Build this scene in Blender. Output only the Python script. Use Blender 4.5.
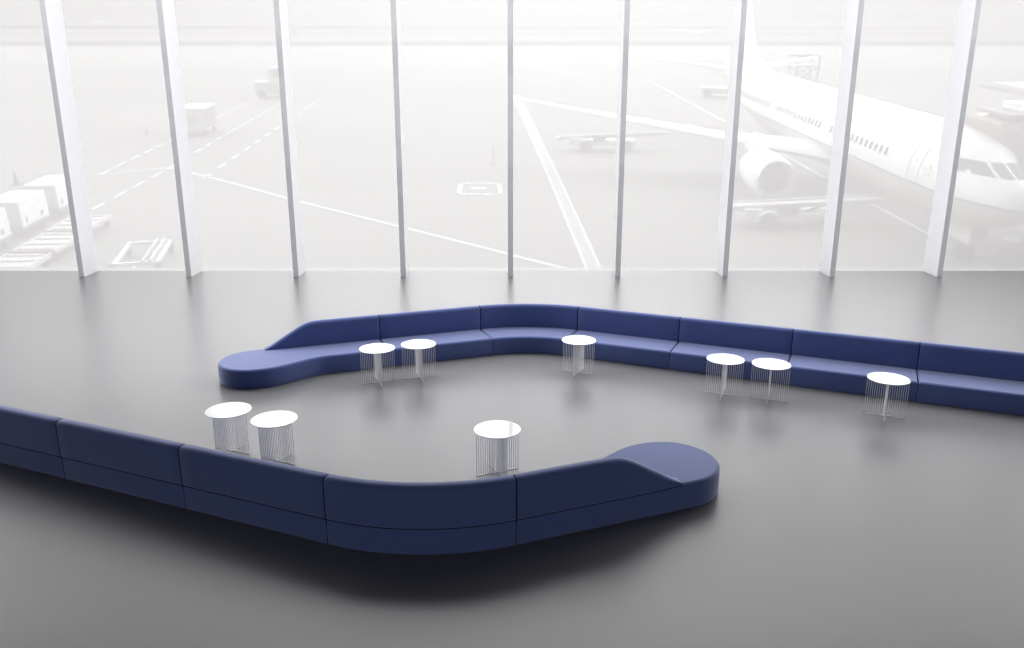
import bpy, bmesh, math, random
from mathutils import Matrix, Vector
PI = math.pi
R = math.radians
random.seed(4)
for o in list(bpy.data.objects):
    bpy.data.objects.remove(o, do_unlink=True)
scene = bpy.context.scene
col = scene.collection

# ------------------------------------------------------------------ camera
CAM_Z = 4.95
F_PX, PITCH = 791.8, R(15.145)
cam_d = bpy.data.cameras.new('camera')
cam_d.sensor_fit = 'HORIZONTAL'
cam_d.sensor_width = 36.0
cam_d.lens = 36.0 * F_PX / 1024.0
cam_d.clip_end = 6000
cam = bpy.data.objects.new('camera', cam_d)
col.objects.link(cam)
cam.location = (0, 0, CAM_Z)
cam.rotation_euler = (PI / 2 - PITCH, 0, 0)
scene.camera = cam

# ------------------------------------------------------------------ sky and exposure
scene.view_settings.view_transform = 'Standard'
scene.view_settings.look = 'None'
scene.view_settings.exposure = 0.43
scene.view_settings.gamma = 1.0
scene.view_settings.use_curve_mapping = False
scene.cycles.max_bounces = 10
scene.cycles.transparent_max_bounces = 12
scene.cycles.use_denoising = True

SKY_BASE = 0.50          # overcast dome
SKY_GLOW = 2.4           # broad bright part of the sky in front of the window
SKY_CORE = 4.2           # thin cloud before the sun, low beyond the apron
SKY_SIDE = 4.0
SKY_BACK = 0.7
w = bpy.data.worlds.new('overcast_sky')
scene.world = w
w.use_nodes = True
nt = w.node_tree
nt.nodes.clear()
out = nt.nodes.new('ShaderNodeOutputWorld')
bg = nt.nodes.new('ShaderNodeBackground')
tc = nt.nodes.new('ShaderNodeTexCoord')


def sky_lobe(direction, lo, hi, gain):
    dot = nt.nodes.new('ShaderNodeVectorMath'); dot.operation = 'DOT_PRODUCT'
    dot.inputs[1].default_value = Vector(direction).normalized()
    rng = nt.nodes.new('ShaderNodeMapRange')
    rng.inputs['From Min'].default_value = lo
    rng.inputs['From Max'].default_value = hi
    rng.inputs['To Min'].default_value = 0
    rng.inputs['To Max'].default_value = gain
    rng.interpolation_type = 'SMOOTHSTEP'
    nt.links.new(tc.outputs['Generated'], dot.inputs[0])
    nt.links.new(dot.outputs['Value'], rng.inputs['Value'])
    return rng.outputs['Result']


add = nt.nodes.new('ShaderNodeMath'); add.operation = 'ADD'
nt.links.new(sky_lobe((0.03, 1.0, 1.0), 0.40, 1.0, SKY_GLOW), add.inputs[0])
nt.links.new(sky_lobe((0.07, 1.0, 0.33), 0.80, 1.0, SKY_CORE), add.inputs[1])
for sx in (-1, 1):            # side sky lobes added as fill to whiten the fin sides
    prev = add
    add = nt.nodes.new('ShaderNodeMath'); add.operation = 'ADD'
    nt.links.new(prev.outputs[0], add.inputs[0])
    nt.links.new(sky_lobe((sx, 0.30, 0.60), 0.78, 1.0, SKY_SIDE), add.inputs[1])
prev = add                   # sky lobe added behind the viewer as fill on the near sofa backs
add = nt.nodes.new('ShaderNodeMath'); add.operation = 'ADD'
nt.links.new(prev.outputs[0], add.inputs[0])
nt.links.new(sky_lobe((0, -1, 0.20), 0.88, 1.0, SKY_BACK), add.inputs[1])
ad2 = nt.nodes.new('ShaderNodeMath'); ad2.operation = 'ADD'
ad2.inputs[1].default_value = SKY_BASE
nt.links.new(add.outputs[0], ad2.inputs[0])
nt.links.new(ad2.outputs[0], bg.inputs['Strength'])
bg.inputs['Color'].default_value = (0.985, 0.985, 1.0, 1)
nt.links.new(bg.outputs[0], out.inputs[0])


# ------------------------------------------------------------------ helpers
def mat(name, color, rough=0.5, metal=0.0, noise=0.0, nscale=8.0, bump=0.0, sheen=0.0, coat=0.0, spec=0.5, stretch=None, coat_rough=0.03):
    m = bpy.data.materials.new(name)
    m.use_nodes = True
    t = m.node_tree
    b = t.nodes['Principled BSDF']
    b.inputs['Base Color'].default_value = (*color, 1)
    b.inputs['Roughness'].default_value = rough
    b.inputs['Metallic'].default_value = metal
    b.inputs['Specular IOR Level'].default_value = spec
    if sheen:
        b.inputs['Sheen Weight'].default_value = sheen
        b.inputs['Sheen Roughness'].default_value = 0.45
        b.inputs['Sheen Tint'].default_value = (0.72, 0.76, 1.0, 1)
    if coat:
        b.inputs['Coat Weight'].default_value = coat
        b.inputs['Coat Roughness'].default_value = coat_rough
    if noise or bump:
        tcn = t.nodes.new('ShaderNodeTexCoord')
        src = tcn.outputs['Object']
        if stretch:
            mp = t.nodes.new('ShaderNodeMapping')
            mp.inputs['Scale'].default_value = stretch
            t.links.new(src, mp.inputs['Vector'])
            src = mp.outputs['Vector']
        nz = t.nodes.new('ShaderNodeTexNoise')
        nz.inputs['Scale'].default_value = nscale
        nz.inputs['Detail'].default_value = 5
        t.links.new(src, nz.inputs['Vector'])
        if noise:
            mr = t.nodes.new('ShaderNodeMapRange')
            mr.inputs['To Min'].default_value = 1 - noise
            mr.inputs['To Max'].default_value = 1 + noise
            t.links.new(nz.outputs['Fac'], mr.inputs['Value'])
            mx = t.nodes.new('ShaderNodeVectorMath'); mx.operation = 'SCALE'
            mx.inputs[0].default_value = color
            t.links.new(mr.outputs['Result'], mx.inputs['Scale'])
            t.links.new(mx.outputs[0], b.inputs['Base Color'])
        if bump:
            bp = t.nodes.new('ShaderNodeBump')
            bp.inputs['Strength'].default_value = bump
            bp.inputs['Distance'].default_value = 0.01
            t.links.new(nz.outputs['Fac'], bp.inputs['Height'])
            t.links.new(bp.outputs[0], b.inputs['Normal'])
    return m


M = {}
M['floor'] = mat('polished_grey_floor', (0.148, 0.147, 0.151), 0.55, spec=0.10, coat=0.9, coat_rough=0.3, noise=0.03, nscale=0.7)
M['wall'] = mat('pale_wall', (0.7, 0.7, 0.71), 0.8, noise=0.04)
M['unseen_ceiling'] = mat('unseen_grey_ceiling', (0.1, 0.1, 0.105), 0.9, noise=0.04)
M['fin'] = mat('white_painted_fin', (0.93, 0.93, 0.965), 0.35, noise=0.01, coat=1.0)
M['sill'] = mat('pale_sill', (0.09, 0.09, 0.095), 0.5, noise=0.01)
M['tabletop'] = mat('white_lacquer', (0.82, 0.82, 0.82), 0.12, coat=0.8, noise=0.004)
M['wire'] = mat('white_wire', (0.95, 0.935, 0.945), 0.4, noise=0.01)
M['apron_white'] = mat('line_paint', (0.52, 0.52, 0.51), 0.8, noise=0.10, nscale=1.5)
M['white'] = mat('white_paint', (0.72, 0.72, 0.72), 0.5, noise=0.03)
M['pale'] = mat('pale_grey_paint', (0.46, 0.45, 0.44), 0.55, noise=0.05)
M['grey'] = mat('mid_grey_paint', (0.15, 0.145, 0.14), 0.6, noise=0.06)
M['dark'] = mat('dark_grey_rubber', (0.04, 0.04, 0.04), 0.8, noise=0.08, spec=0.2)
M['canopy'] = mat('canopy_fabric', (0.27, 0.225, 0.205), 0.85, noise=0.05)
M['glassdark'] = mat('dark_glazing', (0.03, 0.03, 0.035), 0.5, noise=0.03, spec=0.25)
M['metal'] = mat('bare_metal', (0.62, 0.61, 0.6), 0.35, metal=0.7, noise=0.03)
M['cone'] = mat('traffic_cone_plastic', (0.09, 0.055, 0.045), 0.6, noise=0.05)


def fabric():
    m = bpy.data.materials.new('navy_wool_fabric')
    m.use_nodes = True
    t = m.node_tree
    b = t.nodes['Principled BSDF']
    b.inputs['Roughness'].default_value = 0.85
    b.inputs['Specular IOR Level'].default_value = 0.25
    b.inputs['Sheen Weight'].default_value = 0.7
    b.inputs['Sheen Roughness'].default_value = 0.5
    b.inputs['Sheen Tint'].default_value = (0.86, 0.87, 1.0, 1)
    tcn = t.nodes.new('ShaderNodeTexCoord')
    nz = t.nodes.new('ShaderNodeTexNoise'); nz.inputs['Scale'].default_value = 70; nz.inputs['Detail'].default_value = 4
    n2 = t.nodes.new('ShaderNodeTexNoise'); n2.inputs['Scale'].default_value = 420; n2.inputs['Detail'].default_value = 2
    for n in (nz, n2):
        t.links.new(tcn.outputs['Object'], n.inputs['Vector'])
    ad = t.nodes.new('ShaderNodeMath'); ad.operation = 'ADD'
    t.links.new(nz.outputs['Fac'], ad.inputs[0]); t.links.new(n2.outputs['Fac'], ad.inputs[1])
    cr = t.nodes.new('ShaderNodeValToRGB')
    cr.color_ramp.elements[0].position = 0.6; cr.color_ramp.elements[0].color = (0.054, 0.084, 0.235, 1)
    cr.color_ramp.elements[1].position = 1.0; cr.color_ramp.elements[1].color = (0.078, 0.116, 0.315, 1)
    mu = t.nodes.new('ShaderNodeMath'); mu.operation = 'MULTIPLY'; mu.inputs[1].default_value = 0.8
    t.links.new(ad.outputs[0], mu.inputs[0])
    t.links.new(mu.outputs[0], cr.inputs['Fac'])
    t.links.new(cr.outputs[0], b.inputs['Base Color'])
    bp = t.nodes.new('ShaderNodeBump'); bp.inputs['Strength'].default_value = 0.25; bp.inputs['Distance'].default_value = 0.004
    t.links.new(ad.outputs[0], bp.inputs['Height']); t.links.new(bp.outputs[0], b.inputs['Normal'])
    return m


M['fabric'] = fabric()


M['crease_shade'] = mat('crease_shade_fabric', (0.004, 0.006, 0.018), 0.95, noise=0.05, spec=0.05)  # shade colour for the sofa creases and the grooves between sections


def link(name, bm, m, parent=None, smooth=None, loc=None):
    bmesh.ops.recalc_face_normals(bm, faces=bm.faces[:])
    me = bpy.data.meshes.new(name)
    bm.to_mesh(me)
    bm.free()
    for mm in (m if isinstance(m, (list, tuple)) else [m]):
        me.materials.append(mm)
    if smooth is not None:
        for p in me.polygons:
            p.use_smooth = True
        me.set_sharp_from_angle(angle=R(smooth))
    o = bpy.data.objects.new(name, me)
    col.objects.link(o)
    if parent:
        o.parent = parent
    if loc:
        o.location = loc
    return o


def link_split(name, bm, m, parent=None, smooth=None):
    """every separate piece of bm becomes an object of its own"""
    bm.verts.index_update(); bm.verts.ensure_lookup_table()
    seen, res = set(), []
    for v0 in bm.verts:
        if v0.index in seen:
            continue
        st, isl = [v0], set()
        while st:
            v = st.pop()
            if v.index in isl:
                continue
            isl.add(v.index)
            st += [e.other_vert(v) for e in v.link_edges]
        seen |= isl
        nb = bmesh.new()
        mp = {i: nb.verts.new(bm.verts[i].co) for i in sorted(isl)}
        for f in {f for i in isl for f in bm.verts[i].link_faces}:
            nb.faces.new([mp[v.index] for v in f.verts])
        res.append(link(name, nb, m, parent, smooth))
    bm.free()
    return res


def thing(name, label, cat, group=None):
    o = bpy.data.objects.new(name, None)
    o.empty_display_size = 0.2
    col.objects.link(o)
    o['label'] = label
    o['category'] = cat
    if group:
        o['group'] = group
    return o


def tag(o, label, cat, group=None):
    o['label'] = label
    o['category'] = cat
    if group:
        o['group'] = group
    return o


def struct(o, label=None, cat=None):
    o['kind'] = 'structure'
    if label:
        o['label'] = label
    if cat:
        o['category'] = cat
    return o


def dup(root):
    r = root.copy(); col.objects.link(r)
    for ch in list(root.children):
        c = ch.copy(); col.objects.link(c); c.parent = r
        for g in list(ch.children):
            d = g.copy(); col.objects.link(d); d.parent = c
    return r


def box(bm, x0, x1, y0, y1, z0, z1, bev=0.0):
    ret = bmesh.ops.create_cube(bm, size=1.0)
    vs = ret['verts']
    for v in vs:
        v.co = Vector(((x0 + x1) / 2 + v.co.x * (x1 - x0), (y0 + y1) / 2 + v.co.y * (y1 - y0), (z0 + z1) / 2 + v.co.z * (z1 - z0)))
    if bev:
        es = list({e for v in vs for e in v.link_edges})
        bmesh.ops.bevel(bm, geom=es, offset=bev, segments=2, affect='EDGES', profile=0.7)


def tube(bm, a, b, r, n=8, r2=None):
    a, b = Vector(a), Vector(b)
    d = b - a
    L = d.length
    q = d.to_track_quat('Z', 'Y').to_matrix().to_4x4()
    bmesh.ops.create_cone(bm, cap_ends=True, segments=n, radius1=r, radius2=r if r2 is None else r2, depth=L,
                          matrix=Matrix.Translation((a + b) / 2) @ q)


def lathe(bm, prof, n=24, axis='Z', off=(0, 0, 0), closed=False):
    """prof = [(radius, height)...] turned about the axis"""
    rings = []
    off = Vector(off)
    for r, h in prof:
        ring = []
        for i in range(n):
            a = 2 * PI * i / n
            if axis == 'Z':
                p = (r * math.cos(a), r * math.sin(a), h)
            elif axis == 'X':
                p = (h, r * math.cos(a), r * math.sin(a))
            else:
                p = (r * math.cos(a), h, r * math.sin(a))
            ring.append(bm.verts.new(Vector(p) + off))
        rings.append(ring)
    for k in range(len(rings) - 1):
        for i in range(n):
            j = (i + 1) % n
            bm.faces.new((rings[k][i], rings[k][j], rings[k + 1][j], rings[k + 1][i]))
    if closed:
        bm.faces.new(rings[0]); bm.faces.new(rings[-1])
    return rings


# ------------------------------------------------------------------ room
WALL_X, BACK_Y, EDGE_Y, TOP_Z = 27.2, -12.0, 25.22, 13.5
UNSEEN_CEIL_EDGE, UNSEEN_CEIL_Z = 14.5, 7.3
bm = bmesh.new(); box(bm, -WALL_X, WALL_X, BACK_Y, EDGE_Y, -0.7, 0.0)
struct(link('floor', bm, M['floor']), 'polished mid grey floor of the departure lounge', 'floor')
for nm, x0, x1 in (('wall_left', -WALL_X - 0.3, -WALL_X), ('wall_right', WALL_X, WALL_X + 0.3)):
    bm = bmesh.new(); box(bm, x0, x1, BACK_Y, EDGE_Y, -0.7, TOP_Z)
    struct(link(nm, bm, M['wall']))
bm = bmesh.new(); box(bm, -WALL_X - 0.3, WALL_X + 0.3, BACK_Y - 0.3, BACK_Y, -0.7, 0.9)  # unseen wall, kept low so sky fill enters from behind
struct(link('unseen_wall_back', bm, M['wall']))
bm = bmesh.new(); box(bm, -WALL_X, WALL_X, BACK_Y, UNSEEN_CEIL_EDGE, UNSEEN_CEIL_Z, UNSEEN_CEIL_Z + 0.4)  # unseen ceiling, dark and ending partway to shade the foreground
struct(link('unseen_ceiling', bm, M['unseen_ceiling']))

FIN_SP, FIN_X0, FIN_W, FIN_Y0, FIN_Y1 = 3.290, -0.0455, 0.160, 23.83, 24.69
bm = bmesh.new(); box(bm, -WALL_X, WALL_X, FIN_Y1 + 0.05, EDGE_Y, 0.0, 0.006, 0.002)
struct(link('trim_1', bm, M['sill']), 'low white sill along the foot of the glass', 'sill')
ks = range(-7, 8)
for i, k in enumerate(ks):
    bm = bmesh.new()
    x = FIN_X0 + k * FIN_SP
    box(bm, x - FIN_W / 2, x + FIN_W / 2, FIN_Y0, FIN_Y1, 0.0, TOP_Z, 0.006)
    struct(link('trim_%d' % (i + 2), bm, M['fin']))


FILM_T, FILM_SCATTER, FILM_GLARE = 0.30, 0.245, 0.035


def milky_glass():
    m = bpy.data.materials.new('milky_glass')
    m.use_nodes = True
    t = m.node_tree
    t.nodes.clear()
    o = t.nodes.new('ShaderNodeOutputMaterial')
    tr = t.nodes.new('ShaderNodeBsdfTransparent')
    tr.inputs['Color'].default_value = (FILM_T, FILM_T, FILM_T, 1)
    tl = t.nodes.new('ShaderNodeBsdfTranslucent')
    tl.inputs['Color'].default_value = (0.97, 0.952, 0.932, 1)
    rf = t.nodes.new('ShaderNodeBsdfRefraction')
    rf.inputs['IOR'].default_value = 1.4
    rf.inputs['Roughness'].default_value = 0.75
    m1 = t.nodes.new('ShaderNodeMixShader'); m1.inputs['Fac'].default_value = FILM_SCATTER
    m2 = t.nodes.new('ShaderNodeMixShader'); m2.inputs['Fac'].default_value = FILM_GLARE
    t.links.new(tr.outputs[0], m1.inputs[1]); t.links.new(tl.outputs[0], m1.inputs[2])
    t.links.new(m1.outputs[0], m2.inputs[1]); t.links.new(rf.outputs[0], m2.inputs[2])
    t.links.new(m2.outputs[0], o.inputs['Surface'])
    c = bpy.data.materials.new('clear_glass')
    c.use_nodes = True
    t = c.node_tree
    t.nodes.clear()
    o = t.nodes.new('ShaderNodeOutputMaterial')
    tr = t.nodes.new('ShaderNodeBsdfTransparent')
    tr.inputs['Color'].default_value = (0.985, 0.99, 0.99, 1)
    t.links.new(tr.outputs[0], o.inputs['Surface'])
    return [c, m]


GL = milky_glass()
for i, k in enumerate(list(ks)[:-1]):
    bm = bmesh.new()
    xa = FIN_X0 + k * FIN_SP; xb = xa + FIN_SP
    box(bm, xa + 0.004, xb - 0.004, 24.70, 24.725, 0.006, TOP_Z)
    bm.faces.ensure_lookup_table()
    for f in bm.faces:
        f.material_index = 1 if f.calc_center_median().y > 24.72 else 0
    struct(link('window_%d' % (i + 1), bm, GL))

# ------------------------------------------------------------------ sofas
S = 1.5
SR, SD, SH, ST, SL, SB = 1.932 * S, 0.622 * S, 0.582 * S, 0.105 * S, 1.457 * S, 0.247 * S
SEAM_Z = 0.231 * S


def offset_poly(P, d):
    """inset a closed CCW outline by d"""
    n = len(P); out = []
    for i in range(n):
        a, b, c = P[i - 1], P[i], P[(i + 1) % n]
        e1 = (b - a).normalized(); e2 = (c - b).normalized()
        n1 = Vector((-e1.y, e1.x)); n2 = Vector((-e2.y, e2.x))
        m = (n1 + n2)
        m.normalize()
        out.append(b + m * d / max(0.5, m.dot(n1)))
    return out


def round_corners(P, idx, r, seg=4):
    out = []
    n = len(P)
    for i in range(n):
        if i in idx:
            a, b, c = P[i - 1], P[i], P[(i + 1) % n]
            p0 = b + (a - b).normalized() * r; p2 = b + (c - b).normalized() * r
            for k in range(seg + 1):
                t = k / seg
                out.append(p0 * (1 - t) ** 2 + b * 2 * t * (1 - t) + p2 * t * t)
        else:
            out.append(P[i])
    return out


def cushion(bm, P0, corners, z0, z1, rt, rb=0.012):
    rings = [(rb, z0), (rb * 0.3, z0 + rb * 0.3), (0, z0 + rb), (-0.004, (z0 + z1) * 0.45), (0, z1 - rt)]
    for k in range(1, 6):
        a = k / 5 * PI / 2
        rings.append((rt * (1 - math.cos(a)), z1 - rt + rt * math.sin(a)))
    rings.append((rt + 0.006, z1)); rings.append((rt + 0.02, z1))
    vr = []
    for d, z in rings:
        vr.append([bm.verts.new((p.x, p.y, z)) for p in round_corners(offset_poly(P0, d), corners, max(0.004, 0.022 - d))])
    n = len(vr[0])
    for k in range(len(vr) - 1):
        for i in range(n):
            j = (i + 1) % n
            bm.faces.new((vr[k][i], vr[k][j], vr[k + 1][j], vr[k + 1][i]))
    bm.faces.new(vr[-1])
    bm.faces.new(list(reversed(vr[0])))


shade_lines = []


def shade_strip(bm):
    """added strip coloured as the crease shade under the backrest, on the rear side"""
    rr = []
    for (p, f), z in shade_lines[-1]:
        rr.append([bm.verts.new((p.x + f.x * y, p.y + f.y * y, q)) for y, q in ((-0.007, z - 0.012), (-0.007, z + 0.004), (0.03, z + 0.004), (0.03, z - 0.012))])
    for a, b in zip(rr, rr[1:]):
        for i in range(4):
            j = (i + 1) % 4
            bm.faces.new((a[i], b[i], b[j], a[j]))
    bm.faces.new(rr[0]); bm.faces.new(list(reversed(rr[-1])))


def back_sweep(bm, path, hts, zb, t, strip=True):
    """path: [(pos, forward)], hts: top heights; a slab with rounded edges following the back line"""
    N = len(path)
    rings = []
    # distances for end rounding
    ds = [0]
    for i in range(1, N):
        ds.append(ds[-1] + (path[i][0] - path[i - 1][0]).length)
    for i in range(N):
        e = min(ds[i], ds[-1] - ds[i])
        er = 0.018
        ins = 0 if e >= er else er - math.sqrt(max(0, er * er - (er - e) ** 2))
        p, f = path[i]
        zt = hts[i] - ins; b0 = zb[i]
        y0 = -0.015 + ins; y1 = t - ins
        r = max(0.004, min(0.07, (zt - b0) * 0.48, (y1 - y0) * 0.48))
        bs = 0.014 if zt - b0 > 0.12 else 0.006
        prof = [(y0 + bs, b0), (y0 + bs * 0.5, b0 + bs * 0.13), (y0 + bs * 0.13, b0 + bs * 0.5), (y0, b0 + bs)]
        for k in range(0, 7):
            a = PI - k / 6 * PI / 2
            prof.append((y0 + r + r * math.cos(a), zt - r + r * math.sin(a)))
        for k in range(0, 7):
            a = PI / 2 - k / 6 * PI / 2
            prof.append((y1 - r + r * math.cos(a), zt - r + r * math.sin(a)))
        prof.append((y1 + 0.012 * (1 if zt - b0 > 0.2 else 0), b0 + (zt - b0) * 0.45))
        prof.append((y1, b0 + 0.001))
        rings.append([bm.verts.new((p.x + f.x * y, p.y + f.y * y, z)) for y, z in prof])
    if strip:
        shade_lines.append([(path[i], zb[i]) for i in range(N)])
    n = len(rings[0])
    for k in range(N - 1):
        for i in range(n):
            j = (i + 1) % n
            bm.faces.new((rings[k][i], rings[k + 1][i], rings[k + 1][j], rings[k][j]))
    bm.faces.new(rings[0]); bm.faces.new(list(reversed(rings[-1])))


def end_steps(L, n):
    er = 0.018
    s = [0, er * 0.12, er * 0.4, er]
    return s + [er + (L - 2 * er) * k / n for k in range(1, n)] + [L - er, L - er * 0.4, L - er * 0.12, L]


GAP = 0.0008


def shade_ends(bm, at_end):
    """groove shade between sections, painted dark on their butting ends"""
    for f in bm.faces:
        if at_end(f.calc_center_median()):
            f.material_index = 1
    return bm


def make_straight():
    def at_end(c):
        return c.x < 0.0075 or c.x > SL - 0.0075

    bm = bmesh.new()
    P = [Vector((GAP, 0)), Vector((SL - GAP, 0)), Vector((SL - GAP, SD)), Vector((GAP, SD))]
    # extra points keep the long sides smooth
    cushion(bm, P, {0, 1, 2, 3}, 0.006, SB, 0.05)
    root = thing('sofa_section', '', 'sofa section')
    link('seat', shade_ends(bm, at_end), [M['fabric'], M['crease_shade']], root, 40)
    bm = bmesh.new()
    ss = end_steps(SL - 2 * GAP, 12)
    path = [(Vector((GAP + s, 0)), Vector((0, 1))) for s in ss]
    back_sweep(bm, path, [SH] * len(ss), [SEAM_Z] * len(ss), ST)
    link('backrest', shade_ends(bm, at_end), [M['fabric'], M['crease_shade']], root, 40)
    bm = bmesh.new(); shade_strip(bm); link('crease_shade_strip', bm, M['crease_shade'], root)
    return root


def make_corner():
    def at_end(c):
        return SR * (R(22.5) - abs(math.atan2(c.x, SR - c.y))) < 0.0075
    g = GAP / SR
    root = thing('sofa_section', '', 'sofa section')
    A = [-PI / 2 - R(22.5) + g + (R(45) - 2 * g) * k / 28 for k in range(29)]
    P = [Vector((SR * math.cos(a), SR * math.sin(a) + SR)) for a in A]
    P += [Vector(((SR - SD) * math.cos(a), (SR - SD) * math.sin(a) + SR)) for a in reversed(A)]
    bm = bmesh.new()
    cushion(bm, P, {0, 28, 29, 57}, 0.006, SB, 0.05)
    link('seat', shade_ends(bm, at_end), [M['fabric'], M['crease_shade']], root, 40)
    bm = bmesh.new()
    ss = end_steps(SR * (R(45) - 2 * g), 28)
    path = []
    for s in ss:
        a = -PI / 2 - R(22.5) + g + s / SR
        d = Vector((math.cos(a), math.sin(a)))
        path.append((Vector((0, SR)) + d * SR, -d))
    back_sweep(bm, path, [SH] * len(ss), [SEAM_Z] * len(ss), ST)
    link('backrest', shade_ends(bm, at_end), [M['fabric'], M['crease_shade']], root, 40)
    bm = bmesh.new(); shade_strip(bm); link('crease_shade_strip', bm, M['crease_shade'], root)
    return root


def interp(tab, s):
    for (a, x), (b, y) in zip(tab, tab[1:]):
        if s <= b:
            u = max(0, (s - a) / (b - a))
            return x + (y - x) * u
    return tab[-1][1]


def make_end():
    def at_end(c):
        return c.x < 0.0075
    root = thing('sofa_section', '', 'sofa section')
    pr, pc = 0.445 * S, 1.672 * S
    P = [Vector((GAP, 0))] + [Vector((GAP + (pc - GAP) * k / 8, 0)) for k in range(1, 8)]
    for k in range(0, 33):
        a = -PI / 2 + PI * k / 32
        P.append(Vector((pc + pr * math.cos(a), pr + pr * math.sin(a))))
    s1, s0 = 1.60 * S, 0.78 * S
    for k in range(0, 21):
        u = 1 - k / 20
        sm = u * u * (3 - 2 * u)
        P.append(Vector((s0 + (s1 - s0) * u, SD + (2 * pr - SD) * sm)))
    P.append(Vector((GAP, SD)))
    bm = bmesh.new()
    cushion(bm, P, {0, len(P) - 1}, 0.006, SB, 0.05)
    link('seat', shade_ends(bm, at_end), [M['fabric'], M['crease_shade']], root, 40)
    bm = bmesh.new()
    L = 1.525 * S
    ss = [s for s in end_steps(L, 44)]
    tab = [(0, .582), (.82, .582), (.90, .579), (.98, .560), (1.06, .523), (1.2, .440), (1.35, .352), (1.48, .272), (1.53, .252)]
    hs = [interp(tab, s / S) * S for s in ss]
    # smooth the heights
    for _ in range(3):
        hs = [hs[0]] + [(hs[i - 1] + 2 * hs[i] + hs[i + 1]) / 4 for i in range(1, len(hs) - 1)] + [hs[-1]]
    zb = [SEAM_Z + (0.243 * S - SEAM_Z) * max(0, (s / S - 1.0) / 0.5) ** 2 for s in ss]
    hs = [max(h, b + 0.012) for h, b in zip(hs, zb)]
    path = [(Vector((GAP + s, 0)), Vector((0, 1))) for s in ss]
    back_sweep(bm, path, hs, zb, ST)
    link('backrest', shade_ends(bm, at_end), [M['fabric'], M['crease_shade']], root, 50)
    bm = bmesh.new(); shade_strip(bm); link('crease_shade_strip', bm, M['crease_shade'], root)
    return root


P_ST, P_CO, P_EN = make_straight(), make_corner(), make_end()
used = set()


def place(proto, pos, ang, label, group):
    o = proto if proto not in used else dup(proto)
    used.add(proto)
    o.location = (pos.x, pos.y, 0)
    o.rotation_euler = (0, 0, ang)
    o['label'] = label
    o['group'] = group
    return o


def sofa(c, base, rot, n_right, n_left, labels, group):
    c = Vector(c) * S
    th = R(base + rot)
    n = Vector((math.cos(th), math.sin(th)))
    rt = Vector((-n.y, n.x))
    place(P_CO, c + n * SR, math.atan2(rt.y, rt.x), labels['corner'], group)
    t = th + R(22.5); n = Vector((math.cos(t), math.sin(t))); rt = Vector((-n.y, n.x)); a = math.atan2(rt.y, rt.x)
    for k in range(n_right):
        place(P_ST, c + n * SR + rt * SL * k, a, labels['right'][k], group)
    place(P_EN, c + n * SR + rt * SL * n_right, a, labels['end'], group)
    t = th - R(22.5); n = Vector((math.cos(t), math.sin(t))); rt = Vector((-n.y, n.x)); a = math.atan2(rt.y, rt.x)
    for k in range(n_left):
        place(P_ST, c + n * SR - rt * SL * (k + 1), a, labels['left'][k], group)


sofa((0.194, 9.2916), 90, -1.6835, 1, 4, dict(
    corner='curved navy corner section in the bend of the far sofa',
    end='far sofa end section with sloping backrest and rounded navy seat at left',
    right=['straight navy section behind two wire tables, between far curve and rounded end'],
    left=['straight navy far section just right of the curved corner',
          'straight navy far section behind the pair of wire tables at right',
          'straight navy far section beside the single rightmost wire table',
          'straight navy far section cut by the right edge of the picture']), 'sections of the far navy sofa')
sofa((-0.6897, 7.3248), -90, -0.5266, 0, 3, dict(
    corner='curved navy section of the near sofa bulging towards the viewer',
    end='near sofa end section with sloping backrest and rounded navy seat at right',
    right=[],
    left=['straight navy near section next to the curved one, close table pair right beyond it',
          'middle one of the three straight navy near sections, seen from behind',
          'straight navy near section cut by the left edge of the picture']), 'sections of the near navy sofa')

# ------------------------------------------------------------------ wire side tables
TR, TH = 0.33, 0.66


def make_table():
    root = thing('side_table', '', 'table')
    bm = bmesh.new()
    lathe(bm, [(0.001, TH - 0.012), (TR - 0.004, TH - 0.012), (TR, TH - 0.009), (TR, TH - 0.003), (TR - 0.003, TH), (0.001, TH)], 64)
    bmesh.ops.remove_doubles(bm, verts=bm.verts[:], dist=0.002)
    link('tabletop', bm, M['tabletop'], root, 35)
    hw, nW, wr = TR * 0.955, 20, 0.0031
    xs, zs = [], [0.0, 0.008, TH - 0.020, TH - 0.012]
    for i in range(nW):
        q = -hw + 2 * hw * i / (nW - 1)
        xs += [q - wr, q + wr]
    for ax in (0, 1):
        bm = bmesh.new()
        vd = {}

        def vert(i, j, k):
            if (i, j, k) not in vd:
                y = wr * (-1, 1)[k]
                vd[i, j, k] = bm.verts.new((xs[i], y, zs[j]) if ax == 0 else (-y, xs[i], zs[j]))
            return vd[i, j, k]

        solid = {(i, j) for i in range(len(xs) - 1) for j in range(3) if j != 1 or i % 2 == 0}
        for (i, j) in solid:
            for k in (0, 1):
                bm.faces.new([vert(i, j, k), vert(i + 1, j, k), vert(i + 1, j + 1, k), vert(i, j + 1, k)])
            for di, dj, e0, e1 in ((-1, 0, (i, j), (i, j + 1)), (1, 0, (i + 1, j), (i + 1, j + 1)), (0, -1, (i, j), (i + 1, j)), (0, 1, (i, j + 1), (i + 1, j + 1))):
                if (i + di, j + dj) not in solid:
                    bm.faces.new([vert(*e0, 0), vert(*e1, 0), vert(*e1, 1), vert(*e0, 1)])
        link('wire_leg', bm, M['wire'], root)
    return root


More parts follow.
